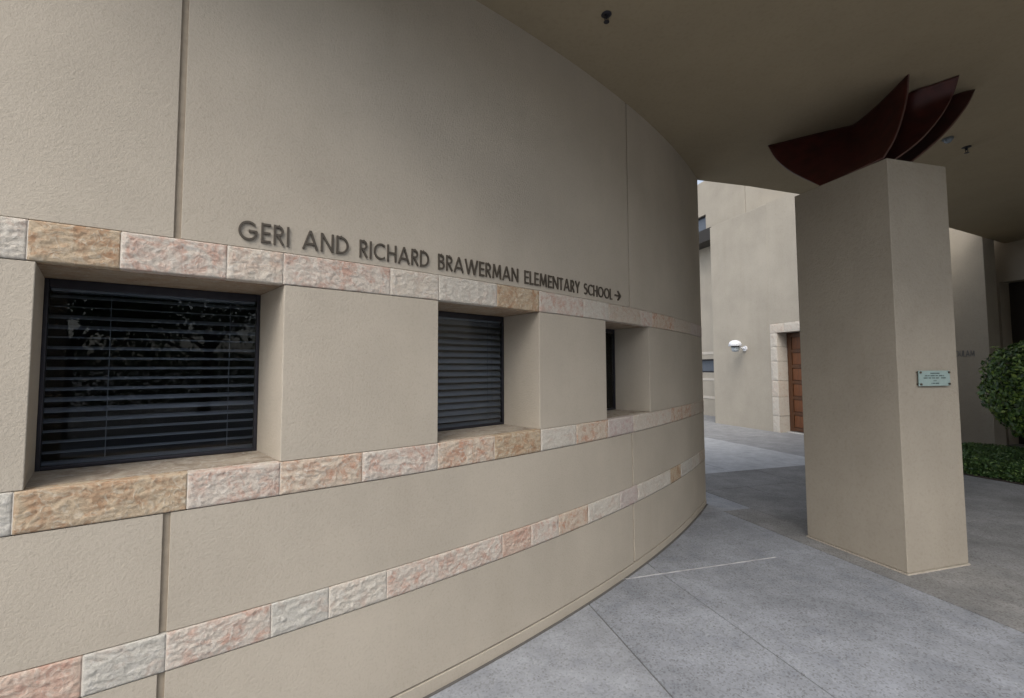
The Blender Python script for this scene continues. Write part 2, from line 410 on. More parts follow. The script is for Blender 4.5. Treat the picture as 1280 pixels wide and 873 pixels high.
# piers between the windows
FLL = 0.16; FLRS = [-0.10, 0.12, 0.24]      # jambs splay a little towards the glass
pe = [T0] + [v for w in WIN for v in w] + [T1]
for i in range(0, len(pe), 2):
    mm = MB(); mm.arc(pe[i], pe[i + 1], ZM1 + 0.001, ZT0 - 0.002, RI, RW, i0=(FLRS[i // 2 - 1] if i else 0), i1=(-FLL if i < len(pe) - 2 else 0)); mm.build('stucco_pier', STUC, wall, bevel=0.004, bseg=2)
# mortar beds behind stones
for z0, z1 in ((ZT0, ZT1), (ZM0, ZM1), (ZL0, ZL1)):
    mm = MB(); mm.arc(T0, T1 - 0.02, z0 + 0.002, z1 - 0.002, RC, RW + 0.0010); mm.build('mortar_bed', MORTAR, wall)


def rock_stone(t0, t1, z0, z1, mt, seed):
    g = 0.0055
    t0 += g; t1 -= g
    Lm = R_(t1 - t0) * RW; H = z1 - z0
    near = 0.0058 if t0 < -46 else 0.010
    nu = max(2, int(Lm / near)); nv = max(6, int(H / near))
    V = []; F = []
    for j in range(nv + 1):
        for i in range(nu + 1):
            u = i / nu; v = j / nv; s = u * Lm; h = v * H
            e = min(s, Lm - s, h, H - h)
            k = min(1.0, max(0.0, (e - 0.001) / 0.009)); k = k * k * (3 - 2 * k)
            wv = 0.004 * noise.noise(Vector((s * 20, h * 20, seed)))
            q = Vector((s * 17 + seed * 13.1, (h + wv) * 52 + s * 7, seed * 5.3)); a1 = noise.noise(q)
            q = Vector((s * 48 + seed * 3, h * 95 - s * 10, seed)); a2 = noise.noise(q)
            a3 = noise.noise(Vector((s * 120, h * 170, seed * 7.7)))
            d = 0.0065 + 0.010 * (0.42 - abs(a1) * 1.6) + 0.008 * (0.35 - abs(a2) * 1.3) + 0.003 * a3 + 0.004 * noise.noise(Vector((s * 7, h * 9, seed * 2.2)))
            d = 0.0012 + max(0.0, d - 0.005) * k * 0.62
            jt = 0.0
            V.append(pol(t0 + (t1 - t0) * u, RW + d, z0 + h))
    w = nu + 1
    for j in range(nv):
        for i in range(nu): F.append((j * w + i, j * w + i + 1, (j + 1) * w + i + 1, (j + 1) * w + i))
    b = len(V); ring = [(0, 0), (nu, 0), (nu, nv), (0, nv)]
    front = [i for i in range(w)] + [j * w + nu for j in range(1, nv + 1)] + [nv * w + i for i in range(nu - 1, -1, -1)] + [j * w for j in range(nv - 1, 0, -1)]
    for idx in front:
        j, i = divmod(idx, w); V.append(pol(t0 + (t1 - t0) * i / nu, RC, z0 + H * j / nv))
    nr = len(front)
    for k in range(nr):
        F.append((front[(k + 1) % nr], front[k], b + k, b + (k + 1) % nr))
    o = mk('stone_block', V, F, mt, wall)
    sm = [False] * len(o.data.polygons)
    for k in range(nu * nv): sm[k] = True
    o.data.polygons.foreach_set('use_smooth', sm)
    return o


TOP = [(-54.695, 'white'), (-53.72, 'ochre'), (-52.372, 'pink'), (-51.519, 'cream'), (-49.52, 'pink'), (-48.377, 'cream'), (-46.719, 'white'), (-45.215, 'ochre'), (-43.242, 'pink'),
       (-41.855, 'white'), (-39.605, 'tan'), (-38.573, 'pink'), (-36.2, 'orange'), (-33.69, 'tan'), (T1, 'mauve')]
MID = [(-54.691, 'grey'), (-52.807, 'ochre'), (-51.497, 'pink'), (-50.052, 'orange'), (-48.389, 'pink'), (-46.805, 'orange'), (-45.193, 'ochre'), (-43.669, 'white'), (-41.988, 'orange'),
       (-40.315, 'mauve'), (-36.815, 'cream'), (-33.928, 'orange'), (T1, 'tan')]
LOW = [(-53.931, 'red'), (-53.002, 'grey'), (-51.581, 'pink'), (-50.638, 'grey'), (-49.527, 'white'), (-46.56, 'pink'), (-45.578, 'red'), (-44.51, 'pink'), (-43.145, 'orange'),
       (-41.322, 'white'), (-40.096, 'mauve'), (-37.073, 'white'), (-35.776, 'ochre'), (-34.033, 'grey'), (-32.603, 'white'), (T1, 'tan')]
seed = 1
for lst, z0, z1 in ((TOP, ZT0, ZT1), (MID, ZM0, ZM1), (LOW, ZL0, ZL1)):
    pre = []; t = lst[0][0]; ks = list(STN); first_end = t
    start = t - 1.4; prev = start
    # stones out of frame on the left
    tt = T0
    while tt < start - 1.0:
        t2 = min(tt + random.uniform(1.2, 2.6), start)
        if start - t2 < 0.6: t2 = start
        seed += 1; rock_stone(tt, t2, z0, z1, STN[random.choice(ks)], seed); tt = t2
    prev = tt
    for t, k in lst:
        seed += 1; rock_stone(prev, t, z0, z1, STN[k], seed); prev = t


def chord(t0, t1, r, s):      # point on the chord at radius r, s metres in from t0 side
    p, q = Vector(pol(t0, r, 0)), Vector(pol(t1, r, 0)); d = (q - p).normalized()
    return p + d * s, d, (q - p).length


def wbox(mb, p, d, nrm, s0, s1, b0, b1, z0, z1):
    c = [p + d * s0 + nrm * b0, p + d * s1 + nrm * b0, p + d * s1 + nrm * b1, p + d * s0 + nrm * b1]
    mb.hexa([(v.x, v.y, z0) for v in c] + [(v.x, v.y, z1) for v in c])


BL = ['grey horizontal blind behind the largest, leftmost window, slats nearly level', 'grey horizontal blind in the middle window, slats tilted and evenly lit', 'narrow visible slice of blind in the far window nearest the pillar']
for wi, (a, b) in enumerate(WIN):
    mm = MB(); mm.arc(a - .03, b + .01, 1.17, ZM1 + 0.003, RI - 0.02, RC - 0.001, i0=-.16, i1=FLRS[wi] + .01); mm.build('window_sill', SILL, wall)
    mm = MB(); mm.arc(a - .03, b + .01, ZT0 - 0.003, 2.0, RI - 0.02, RC - 0.001, i0=-.16, i1=FLRS[wi] + .01); mm.build('window_lintel', SOFF, wall)
    p, d, Lw = chord(a - FLL, b + FLRS[wi], RI + 0.012, 0); inn = Vector((-d.y, d.x, 0))      # into the building
    c = Vector((CX, CY, 0)) - p
    if inn.dot(c) < 0: inn = -inn
    zb, zt = ZM1 + 0.004, ZT0 - 0.004
    win = bpy.data.objects.new('window', None); COL.objects.link(win); win.parent = wall
    win.location = Vector((p.x, p.y, zb)) - wloc(wall)
    fr = MB(); w = 0.015
    wbox(fr, p, d, inn, 0, w, 0, 0.028, zb, zt); wbox(fr, p, d, inn, Lw - w, Lw, 0, 0.028, zb, zt)
    wbox(fr, p, d, inn, w, Lw - w, 0, 0.028, zb, zb + w); wbox(fr, p, d, inn, w, Lw - w, 0, 0.028, zt - 0.035, zt)
    fr.build('window_frame', ALU, win, bevel=0.002, bseg=1)
    pn_ = MB(); wbox(pn_, p, d, inn, w, Lw - w, 0.007, 0.011, zb + w, zt - 0.035); pn_.build('pane', GLASS, win)
    # blind
    bl = thing('venetian_blind', (p + d * Lw / 2 + inn * 0.09) + Vector((0, 0, zt)), BL[wi], 'blind', 'blinds in the curved wall windows')
    hb = MB(); wbox(hb, p, d, inn, 0.02, Lw - 0.02, 0.014, 0.062, zt - 0.045, zt - 0.002); hb.build('head_rail', SLAT, bl)
    ns = 17; tilt = [R_(13), R_(34), R_(20)][wi]; hw = 0.0245; sme = None
    dz = (zt - 0.06 - zb - 0.02) / (ns - 1)
    for k in range(ns):
        z = zt - 0.06 - k * dz
        tk = tilt + R_(random.uniform(-2.5, 2.5)) + (R_(random.choice((0, 0, 7, -7))) if wi == 0 else 0)
        mbs = MB(); V = []; nn = 5
        for q in range(nn):
            x = -hw + 2 * hw * q / (nn - 1); cz = 0.003 * (1 - (x / hw) ** 2)
            y = (0.054 if wi == 0 else 0.036) + x * math.cos(tk) ; zz = z + x * math.sin(tk) + cz
            for s_ in (-0.03, Lw + 0.06):
                v = p + d * s_ + inn * y; V.append((v.x, v.y, zz))
        Fq = [(2 * q, 2 * q + 1, 2 * q + 3, 2 * q + 2) for q in range(nn - 1)]
        V2 = [(x, y, zz - 0.0012) for x, y, zz in V]; nb = len(V)
        F2 = [tuple(reversed([i + nb for i in f])) for f in Fq]
        rim = [(0, 2 * (nn - 1), nb + 2 * (nn - 1), nb), (1, nb + 1, nb + 2 * nn - 1, 2 * nn - 1), (0, nb, nb + 1, 1), (2 * nn - 2, 2 * nn - 1, nb + 2 * nn - 1, nb + 2 * nn - 2)]
        mbs.add(V + V2, Fq + F2 + rim); mbs.build('slat', SLAT, bl)
    for cs in ([0.20, Lw - 0.12] if wi == 0 else [0.14, Lw - 0.10, Lw - 0.14]):
        v = p + d * cs + inn * (0.026 if wi == 0 else 0.0125)
        cc = MB(); cc.tube((v.x, v.y, zb + 0.03), (v.x, v.y, zt - 0.04), 0.0012, n=5); cc.build('cord', CORD, bl)

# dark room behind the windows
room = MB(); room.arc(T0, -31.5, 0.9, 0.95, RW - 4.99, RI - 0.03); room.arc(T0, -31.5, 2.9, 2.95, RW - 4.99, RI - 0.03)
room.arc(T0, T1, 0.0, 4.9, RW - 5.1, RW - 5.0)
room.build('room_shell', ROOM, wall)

# ------------------------------------------------------------------ raised lettering
def arcp(cx, cz, r, a0, a1, n=18, rx=None):
    rx = rx or r
    return [(cx + rx * math.cos(R_(a0 + (a1 - a0) * i / n)), cz + r * math.sin(R_(a0 + (a1 - a0) * i / n))) for i in range(n + 1)]
h = 0.075
GL = {
    'G': (0.98, [arcp(.5, .5, .5 - h, 42, 335, 22) + [], [(.52, .49), (.93, .49)], [(.905, .49), (.87, .30)]]),
    'E': (0.50, [[(h, 0), (h, 1)], [(h, 1 - h), (.50, 1 - h)], [(h, .5), (.48, .5)], [(h, h), (.50, h)]]),
    'R': (0.56, [[(h, 0), (h, 1)], [(h, 1 - h), (.26, 1 - h)] + arcp(.26, .71, .215, 90, -90, 10) + [(h, .495)], [(.22, .49), (.52, 0)]]),
    'I': (0.15, [[(h, 0), (h, 1)]]),
    'A': (0.86, [[(.05, 0), (.43, 1)], [(.81, 0), (.43, 1)], [(.2, .3), (.66, .3)]]),
    'N': (0.76, [[(h, 0), (h, 1)], [(h, .97), (.76 - h, .03)], [(.76 - h, 0), (.76 - h, 1)]]),
    'D': (0.74, [[(h, 0), (h, 1)], [(h, 1 - h), (.25, 1 - h)] + arcp(.25, .5, .5 - h, 90, -90, 16) + [(h, h)]]),
    'C': (0.82, [arcp(.5, .5, .5 - h, 48, 312, 20)]),
    'H': (0.70, [[(h, 0), (h, 1)], [(.70 - h, 0), (.70 - h, 1)], [(h, .52), (.70 - h, .52)]]),
    'B': (0.56, [[(h, 0), (h, 1)], [(h, 1 - h), (.26, 1 - h)] + arcp(.26, .735, .19, 90, -90, 10) + [(h, .545)], [(.2, .52), (.27, .52)] + arcp(.27, .297, .222, 90, -90, 10) + [(h, h)]]),
    'W': (1.22, [[(.05, 1), (.33, 0)], [(.61, 1), (.33, 0)], [(.61, 1), (.89, 0)], [(1.17, 1), (.89, 0)]]),
    'M': (0.96, [[(.09, 0), (.18, 1)], [(.18, 1), (.48, .12)], [(.78, 1), (.48, .12)], [(.87, 0), (.78, 1)]]),
    'L': (0.44, [[(h, 0), (h, 1)], [(h, h), (.44, h)]]),
    'T': (0.52, [[(.26, 0), (.26, 1)], [(0, 1 - h), (.52, 1 - h)]]),
    'Y': (0.72, [[(.06, 1), (.36, .45)], [(.66, 1), (.36, .45)], [(.36, 0), (.36, .5)]]),
    'S': (0.54, [arcp(.27, .735, .19, 40, 270, 14) + arcp(.27, .31, .235, 90, -140, 14)]),
    'O': (1.00, [arcp(.5, .5, .5 - h, 0, 360, 26)]),
    'U': (0.68, [[(h, 1), (h, .33)] + arcp(.34, .33, .26, 180, 360, 12) + [(.68 - h, 1)]]),
    '>': (1.00, [[(0, .45), (.95, .45)], [(.50, .86), (.97, .45)], [(.50, .04), (.97, .45)]]),
}


def ribbon(pts, hw, closed=False):
    P = [Vector((x, z)) for x, z in pts]; n = len(P); Lf = []; Rt = []
    for i in range(n):
        if closed: d0 = (P[i] - P[i - 1 if i else n - 2]); d1 = (P[(i + 1) if i < n - 1 else 1] - P[i])
        else: d0 = P[i] - P[i - 1] if i else P[1] - P[0]; d1 = P[i + 1] - P[i] if i < n - 1 else P[i] - P[i - 1]
        d0.normalize(); d1.normalize(); t = (d0 + d1).normalized(); nr = Vector((-t.y, t.x)); k = hw / max(.5, nr.dot(Vector((-d0.y, d0.x))))
        Lf.append(P[i] + nr * k); Rt.append(P[i] - nr * k)
    return Lf, Rt


def letter_mesh(ch, place, depth, hwid=0.055):
    mb = MB()
    for si, st in enumerate(GL[ch][1]):
        closed = ch == 'O'
        Lf, Rt = ribbon(st, hwid, closed); n = len(st); e = 0.0005 * si; V = []
        for i in range(n):
            for q, o in ((Lf[i], 0.0), (Rt[i], 0.0), (Rt[i], depth + e), (Lf[i], depth + e)):
                V.append(place(q.x, q.y, o))
        Fq = []
        for i in range(n - 1):
            A = 4 * i; B = A + 4
            for k in range(4): Fq.append((A + k, B + k, B + (k + 1) % 4, A + (k + 1) % 4))
        if not closed: Fq += [(0, 1, 2, 3), (4 * n - 1, 4 * n - 2, 4 * n - 3, 4 * n - 4)]
        mb.add(V, Fq)
    return mb


sign = thing('wall_lettering', pol(-47, RW, 2.12), 'raised dark bronze capitals reading GERI AND RICHARD BRAWERMAN ELEMENTARY SCHOOL with arrow', 'sign')
HC, Z0 = 0.083, 2.122
WORDS = [('GERI', -52.236, -51.44), ('AND', -51.225, -50.39), ('RICHARD', -50.18, -48.64), ('BRAWERMAN', -48.415, -46.01), ('ELEMENTARY', -45.79, -43.44), ('SCHOOL', -43.225, -41.64)]
for wd, ta, tb in WORDS:
    raw = sum(GL[c][0] for c in wd) + 0.13 * (len(wd) - 1); Lm = R_(tb - ta) * RW; kx = Lm / raw; x = 0.0
    for c in wd:
        def place(u, v, o, x=x): return pol(ta + math.degrees((x + u) * kx / RW), RW + 0.001 + o, Z0 + v * HC)
        letter_mesh(c, place, 0.007).build('letter', BRONZE, sign)
        x += GL[c][0] + 0.13
def place(u, v, o): return pol(-41.463 + u * 0.37, RW + 0.001 + o, 2.127 + v * 0.0845)
letter_mesh('>', place, 0.009, 0.062).build('arrow', BRONZE, sign)

# ------------------------------------------------------------------ canopy over the walk
def cz(x, y): return 3.812 + 0.0815 * (min(x, 5.4) - 1) - 0.0169 * (y - 4)
poly = [pol(t, RW - 0.03, 0)[:2] for t in np.arange(-57.0, -31.3, 1.2)] + [pol(-31.6, RW - 0.03, 0)[:2]]
poly += [(2.252, 5.663), (3.1, 6.04), (3.989, 6.49), (5.4, 7.15)]
far_edge = [(5.4, 7.15), (7.806, 8.371), (9.001, 8.972), (10.247, 9.604), (12.5, 10.62), (16, 12.5), (16.5, 5.0)]
NEAR_A = 1.75  # unseen near edge, shaped to tune the light on wall and pillar
q0 = W(15.5, -3.0)[:2]; q1 = W(-2.6, NEAR_A)[:2]; k_ = (5.4 - q1[0]) / (q0[0] - q1[0]); qm = (5.4, q1[1] + k_ * (q0[1] - q1[1]))
poly += [qm, q1]; poly2 = far_edge + [q0, qm]
canopy = thing('canopy', (4, 4, 3.6), 'broad flat tan canopy overhead spanning from the curved wall past the pillar', 'canopy')
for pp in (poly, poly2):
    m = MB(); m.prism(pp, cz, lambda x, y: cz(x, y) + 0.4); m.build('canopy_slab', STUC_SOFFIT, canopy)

# sprinklers and small ceiling fixture
def sprinkler(x, y, s, label):
    z = cz(x, y); t = thing('sprinkler_head', (x, y, z), label, 'sprinkler', 'sprinkler heads on the canopy soffit')
    m = MB(); m.lathe((x, y, z), [(0.0, 0.0), (0.034 * s, 0.0), (0.034 * s, -0.004), (0.026 * s, -0.008), (0.012 * s, -0.009)], 18); m.build('escutcheon', ALU, t)
    m = MB(); m.tube((x, y, z), (x, y, z - 0.03 * s), 0.011 * s, 0.008 * s)
    m.tube((x - .013 * s, y, z - .025 * s), (x - .006 * s, y, z - .055 * s), 0.0025 * s, n=6); m.tube((x + .013 * s, y, z - .025 * s), (x + .006 * s, y, z - .055 * s), 0.0025 * s, n=6)
    m.build('nozzle', ALU, t)
    m = MB(); m.lathe((x, y, z - 0.055 * s), [(0.0, 0.0), (0.019 * s, 0.001), (0.019 * s, 0.004), (0.0, 0.005)], 14); m.build('deflector', ALU, t)
sprinkler(0.596, 2.832, 0.95, 'dark sprinkler head on the soffit near the top centre, closest to camera')
sprinkler(5.271, 5.357, 1.3, 'dark sprinkler head on the soffit right of the maroon petals')
x, y = 4.79, 5.07; z = cz(x, y)
t = thing('ceiling_fixture', (x, y, z), 'small blue-grey domed fixture on the soffit beside the maroon petals', 'light fixture')
m = MB(); m.lathe((x, y, z), [(0.05, 0.0), (0.05, -0.02), (0.0, -0.022)], 18); m.build('base', plain('fixture base', (0.15, 0.17, 0.18), 0.4), t)
m = MB(); m.lathe((x, y, z - 0.02), [(0.038, 0.0), (0.036, -0.018), (0.02, -0.034), (0.0, -0.038)], 18); m.build('dome', plain('fixture dome', (0.20, 0.24, 0.28), 0.15), t, smooth=True)

# ------------------------------------------------------------------ pillar with plaque and petals
P0, P1, A0, A1, PH = 3.857, 4.507, 2.760, 3.640, 3.26
pil = thing('pillar', W(4.18, 3.2, 0.02), 'thick rectangular tan stucco pillar standing free under the canopy', 'pillar')
m = MB(); zb = 0.022
m.prism([W(P0, A0)[:2], W(P1, A0)[:2], W(P1, A1)[:2], W(P0, A1)[:2]], lambda x, y: gz(x, y) + 0.012, lambda x, y: PH)
m.build('shaft', STUC_COL, pil, bevel=0.006, bseg=2)
m = MB(); e = 0.006
m.prism([W(P0 - e, A0 - e)[:2], W(P1 + e, A0 - e)[:2], W(P1 + e, A1 + e)[:2], W(P0 - e, A1 + e)[:2]], lambda x, y: gz(x, y) - 0.02, lambda x, y: gz(x, y) + 0.010)
m.build('base_bead', plain('base bead', (0.42, 0.38, 0.32), 0.8), pil)

GP = plain('plaque glass teal', (0.30, 0.40, 0.39), 0.22, 0.0, var=0.05)
GPT = plain('plaque engraving', (0.10, 0.15, 0.15), 0.6)
pl = thing('plaque', W(4.214, A0, 1.45), 'small pale teal engraved plaque bolted at its corners to the pillar face', 'plaque')
m = MB(); m.gbox(4.046, 4.382, A0 - 0.022, A0 - 0.014, 1.448, 1.569); m.build('plate', GP, pl, bevel=0.0015, bseg=1)
for n_ in (4.060, 4.368):
    for z_ in (1.462, 1.555):
        m = MB(); m.tube(W(n_, A0, z_), W(n_, A0 - 0.030, z_), 0.0095, 0.0085, 12); m.build('bolt', BRONZE, pl)
for z_, w_, hh in ((1.5475, 0.11, .009), (1.529, 0.21, .009), (1.511, 0.24, .009), (1.489, 0.03, .006), (1.468, 0.075, .011)):
    m = MB(); x = 4.214 - w_ / 2
    while x < 4.214 + w_ / 2 - 0.004:
        lw = random.uniform(0.004, 0.009)
        if random.random() > 0.14: m.gbox(x, x + lw, A0 - 0.0235, A0 - 0.0218, z_ - hh / 2, z_ + hh / 2)
        x += lw + 0.002
    tag(m.build('engraved_line', GPT, pl), kind='stuff')

pet = thing('petal_sculpture', W(4.18, 3.2, PH), 'three nested curved maroon metal petals fanning out on top of the pillar', 'sculpture')
def bez(p, k):   # catmull through list of points
    P = [Vector(q) for q in p]; n = len(P) - 1; t = k * n; i = min(int(t), n - 1); f = t - i
    a = P[max(i - 1, 0)]; b = P[i]; c = P[i + 1]; d = P[min(i + 2, n)]
    return 0.5 * ((2 * b) + (c - a) * f + (2 * a - 5 * b + 4 * c - d) * f * f + (3 * b - a - 3 * c + d) * f ** 3)
def petal(bot, top, left, rightc, thick=0.012, nu=28, nv=18):
    G = []
    for j in range(nv + 1):
        v = j / nv; row = []
        for i in range(nu + 1):
            u = i / nu
            B, T, Lc, Rc = bez(bot, u), bez(top, u), bez(left, v), bez(rightc, v)
            c = (1 - v) * B + v * T + (1 - u) * Lc + u * Rc - ((1 - u) * (1 - v) * Vector(bot[0]) + u * (1 - v) * Vector(bot[-1]) + (1 - u) * v * Vector(top[0]) + u * v * Vector(top[-1]))
            row.append(c)
        G.append(row)
    V = []; w = nu + 1
    Nn = []
    for j in range(nv + 1):
        for i in range(nu + 1):
            du = G[j][min(i + 1, nu)] - G[j][max(i - 1, 0)]; dv = G[min(j + 1, nv)][i] - G[max(j - 1, 0)][i]
            nrm = du.cross(dv); nrm = nrm.normalized() if nrm.length > 1e-9 else Vector((0, 0, 1)); V.append(G[j][i]); Nn.append(nrm)
    V2 = [v + n_ * thick for v, n_ in zip(V, Nn)]; nb = len(V)
    Fq = [(j * w + i, j * w + i + 1, (j + 1) * w + i + 1, (j + 1) * w + i) for j in range(nv) for i in range(nu)]
    F2 = [tuple(reversed([k + nb for k in f])) for f in Fq]
    front = [i for i in range(w)] + [j * w + nu for j in range(1, nv + 1)] + [nv * w + i for i in range(nu - 1, -1, -1)] + [j * w for j in range(nv - 1, 0, -1)]
    nr = len(front); F3 = [(front[(k + 1) % nr], front[k], nb + front[k], nb + front[(k + 1) % nr]) for k in range(nr)]
    WV = [W(*v) for v in V + V2]
    o = mk('petal', WV, Fq + F2 + F3, MAROON, pet)
    o.data.materials.append(MAROON_E)
    sm = [True] * (len(Fq) * 2) + [False] * nr; o.data.polygons.foreach_set('use_smooth', sm)
    for k in range(2 * len(Fq), len(o.data.polygons)): o.data.polygons[k].material_index = 1
    return o
# petal outlines in paving-grid coordinates (n, a, z)
petal([[3.885, 3.365, 3.258], [3.8655, 3.0700000000000003, 3.258], [3.846, 2.775, 3.258]], [[3.913, 3.994, 3.933], [4.241, 3.712, 3.968], [4.414, 3.577, 3.986], [4.488, 3.486, 3.995], [4.363, 3.158, 3.999], [4.154, 2.761, 3.998]], [[3.885, 3.365, 3.258], [3.885, 3.548, 3.401], [3.885, 3.727, 3.561], [3.885, 3.869, 3.733], [3.913, 3.994, 3.933]], [[3.846, 2.775, 3.258], [3.968, 2.775, 3.415], [4.068, 2.775, 3.608], [4.144, 2.775, 3.821], [4.154, 2.761, 3.998]])
petal([[4.05, 3.3, 3.258], [4.02, 3.05, 3.258], [3.971, 2.785, 3.258]], [[4.62, 3.85, 3.991], [4.56, 3.3, 4.007], [4.472, 2.961, 4.014], [4.551, 2.836, 4.025], [4.635, 2.705, 4.036]], [[4.05, 3.3, 3.258], [4.16, 3.45, 3.36], [4.38, 3.62, 3.55], [4.55, 3.78, 3.8], [4.62, 3.85, 3.991]], [[3.971, 2.785, 3.258], [4.266, 2.785, 3.457], [4.522, 2.785, 3.697], [4.679, 2.785, 3.909], [4.635, 2.705, 4.036]])
petal([[4.25, 3.3, 3.258], [4.22, 3.05, 3.258], [4.159, 2.8, 3.258]], [[5.0, 3.75, 4.022], [4.99, 3.3, 4.039], [4.984, 2.96, 4.052], [5.086, 2.857, 4.064]], [[4.25, 3.3, 3.258], [4.45, 3.42, 3.36], [4.72, 3.55, 3.58], [4.92, 3.68, 3.82], [5.0, 3.75, 4.022]], [[4.159, 2.8, 3.258], [4.434, 2.8, 3.451], [4.673, 2.8, 3.649], [4.873, 2.8, 3.854], [5.086, 2.857, 4.064]])


# ------------------------------------------------------------------ courtyard buildings
FN = 9.3
fac = thing('courtyard_building', W(FN, 9, 0), 'pale beige stucco building across the courtyard with wooden door', 'building')
TF = 5.72
m = MB(); m.gbox(FN, FN + 0.4, 9.633, 11.75, -0.2, TF); m.build('facade_wall', STUC_FAR, fac, bevel=0.01, bseg=2)
m = MB(); m.gbox(FN, FN + 0.4, 7.0, 8.14, -0.2, TF); m.build('facade_wall', STUC_FAR, fac, bevel=0.01, bseg=2)
m = MB(); m.gbox(FN, FN + 0.4, 8.141, 9.632, 2.672, TF); m.build('facade_wall', STUC_FAR, fac)
m = MB(); m.gbox(FN + 0.4, 10.6, 11.35, 11.748, -0.2, TF - 0.002); m.gbox(FN + 0.401, 10.56, 7.002, 7.4, -0.2, TF - 0.002); m.gbox(FN + 0.401, 10.56, 7.401, 11.34, TF - 0.3, TF - 0.1); m.build('side_wall', STUC_FAR, fac)
# door surround of rough pale stones
OL, OR, OT = 9.42, 8.38, 2.44
def gstone(n0, n1, a0, a1, z0, z1, mt, seed):
    g = .004; n0 -= .012
    V = []; nu = max(3, int((a1 - a0) / .05)); nv = max(3, int((z1 - z0) / .05)); F = []
    for j in range(nv + 1):
        for i in range(nu + 1):
            a = a0 + g + (a1 - a0 - 2 * g) * i / nu; z = z0 + g + (z1 - z0 - 2 * g) * j / nv
            e = 0 if i in (0, nu) or j in (0, nv) else 1
            V.append(W(n0 - e * (0.006 + .008 * noise.noise(Vector((a * 20, z * 20, seed)))), a, z))
    w = nu + 1
    F = [(j * w + i, (j + 1) * w + i, (j + 1) * w + i + 1, j * w + i + 1) for j in range(nv) for i in range(nu)]
    front = [i for i in range(w)] + [j * w + nu for j in range(1, nv + 1)] + [nv * w + i for i in range(nu - 1, -1, -1)] + [j * w for j in range(nv - 1, 0, -1)]
    b = len(V)
    for idx in front:
        j, i = divmod(idx, w); V.append(W(n1, a0 + g + (a1 - a0 - 2 * g) * i / nu, z0 + g + (z1 - z0 - 2 * g) * j / nv))
    nr = len(front); F += [(front[k], front[(k + 1) % nr], b + (k + 1) % nr, b + k) for k in range(nr)]
    return mk('stone_block', V, F, mt, sur)
sur = bpy.data.objects.new('door_surround', None); COL.objects.link(sur); sur.parent = fac; sur.location = Vector(W(FN, 9.5, 0)) - wloc(fac)
zz = 0.0; k = 0; cyc = ['white', 'white', 'cream', 'white', 'white', 'white']
for z0, z1 in ((0.0, .42), (.42, .88), (.88, 1.28), (1.28, 1.75), (1.75, 2.1), (2.1, OT)):
    gstone(FN, FN + .42, OL, 9.63, z0, z1, STN[cyc[k % 6]], k + 3); gstone(FN, FN + .42, 8.145, OR, z0, z1, STN[cyc[(k + 2) % 6]], k + 33); k += 1
for a0, a1 in ((8.145, 8.7), (8.7, 9.2), (9.2, 9.63)):
    gstone(FN, FN + .42, a0, a1, OT, 2.67, STN[cyc[k % 6]], k + 60); k += 1
WD = wood('door wood brown', (0.06, 0.024, 0.010), (0.11, 0.045, 0.018)); WP = wood('door panel red brown', (0.10, 0.035, 0.013), (0.18, 0.065, 0.022))
dr = bpy.data.objects.new('door', None); COL.objects.link(dr); dr.parent = fac; dr.location = Vector(W(9.68, 9, 0)) - wloc(fac)
m = MB(); m.gbox(9.60, 9.65, OR + .01, OL - .01, 0.06, OT - .01); m.build('door_leaf', WD, dr)
m = MB(); m.gbox(9.50, 9.70, OR, OL, -0.02, 0.05); m.build('threshold', plain('pale threshold', (.55, .55, .53), .5), dr)
m = MB()
for a0, a1 in ((OL - .13, OL - .012), (OR + .012, OR + .13), (8.86, 8.94)): m.gbox(9.575, 9.60, a0, a1, 0.06, OT - .012)
for i in range(7): z = 0.08 + i * 0.375; m.gbox(9.577, 9.60, OR + .131, 8.859, z, z + .07); m.gbox(9.577, 9.60, 8.941, OL - .131, z, z + .07)
m.build('door_frame', WD, dr)
for i in range(6):
    z = 0.08 + i * 0.375 + .085
    for a0, a1 in ((OR + .145, 8.845), (8.955, OL - .145)):
        m = MB(); m.gbox(9.586, 9.599, a0, a1, z, z + .275); m.build('door_panel', WP, dr, bevel=.006, bseg=1)
m = MB(); m.tube(W(9.54, 8.50, .95), W(9.54, 8.50, 1.25), .012); m.tube(W(9.54, 8.5, .97), W(9.60, 8.5, .97), .01); m.tube(W(9.54, 8.5, 1.23), W(9.60, 8.5, 1.23), .01); m.build('handle', ALU, dr)
# small letters on the facade, partly behind the pillar
t = thing('facade_lettering', W(11.3, 6.8, 1.8), 'small weathered grey metal letters on the pale wall just right of the pillar', 'sign')
GREYL = plain('grey metal letters', (0.27, 0.275, 0.285), 0.4, 0.5)
x = 0.0
for c in 'OULAM':
    def place(u, v, o, x=x): return W(11.298 - o, 6.95 - (x + u) * 0.078, 1.80 + v * 0.12)
    letter_mesh(c, place, 0.01).build('letter', GREYL, t); x += GL[c][0] + .1

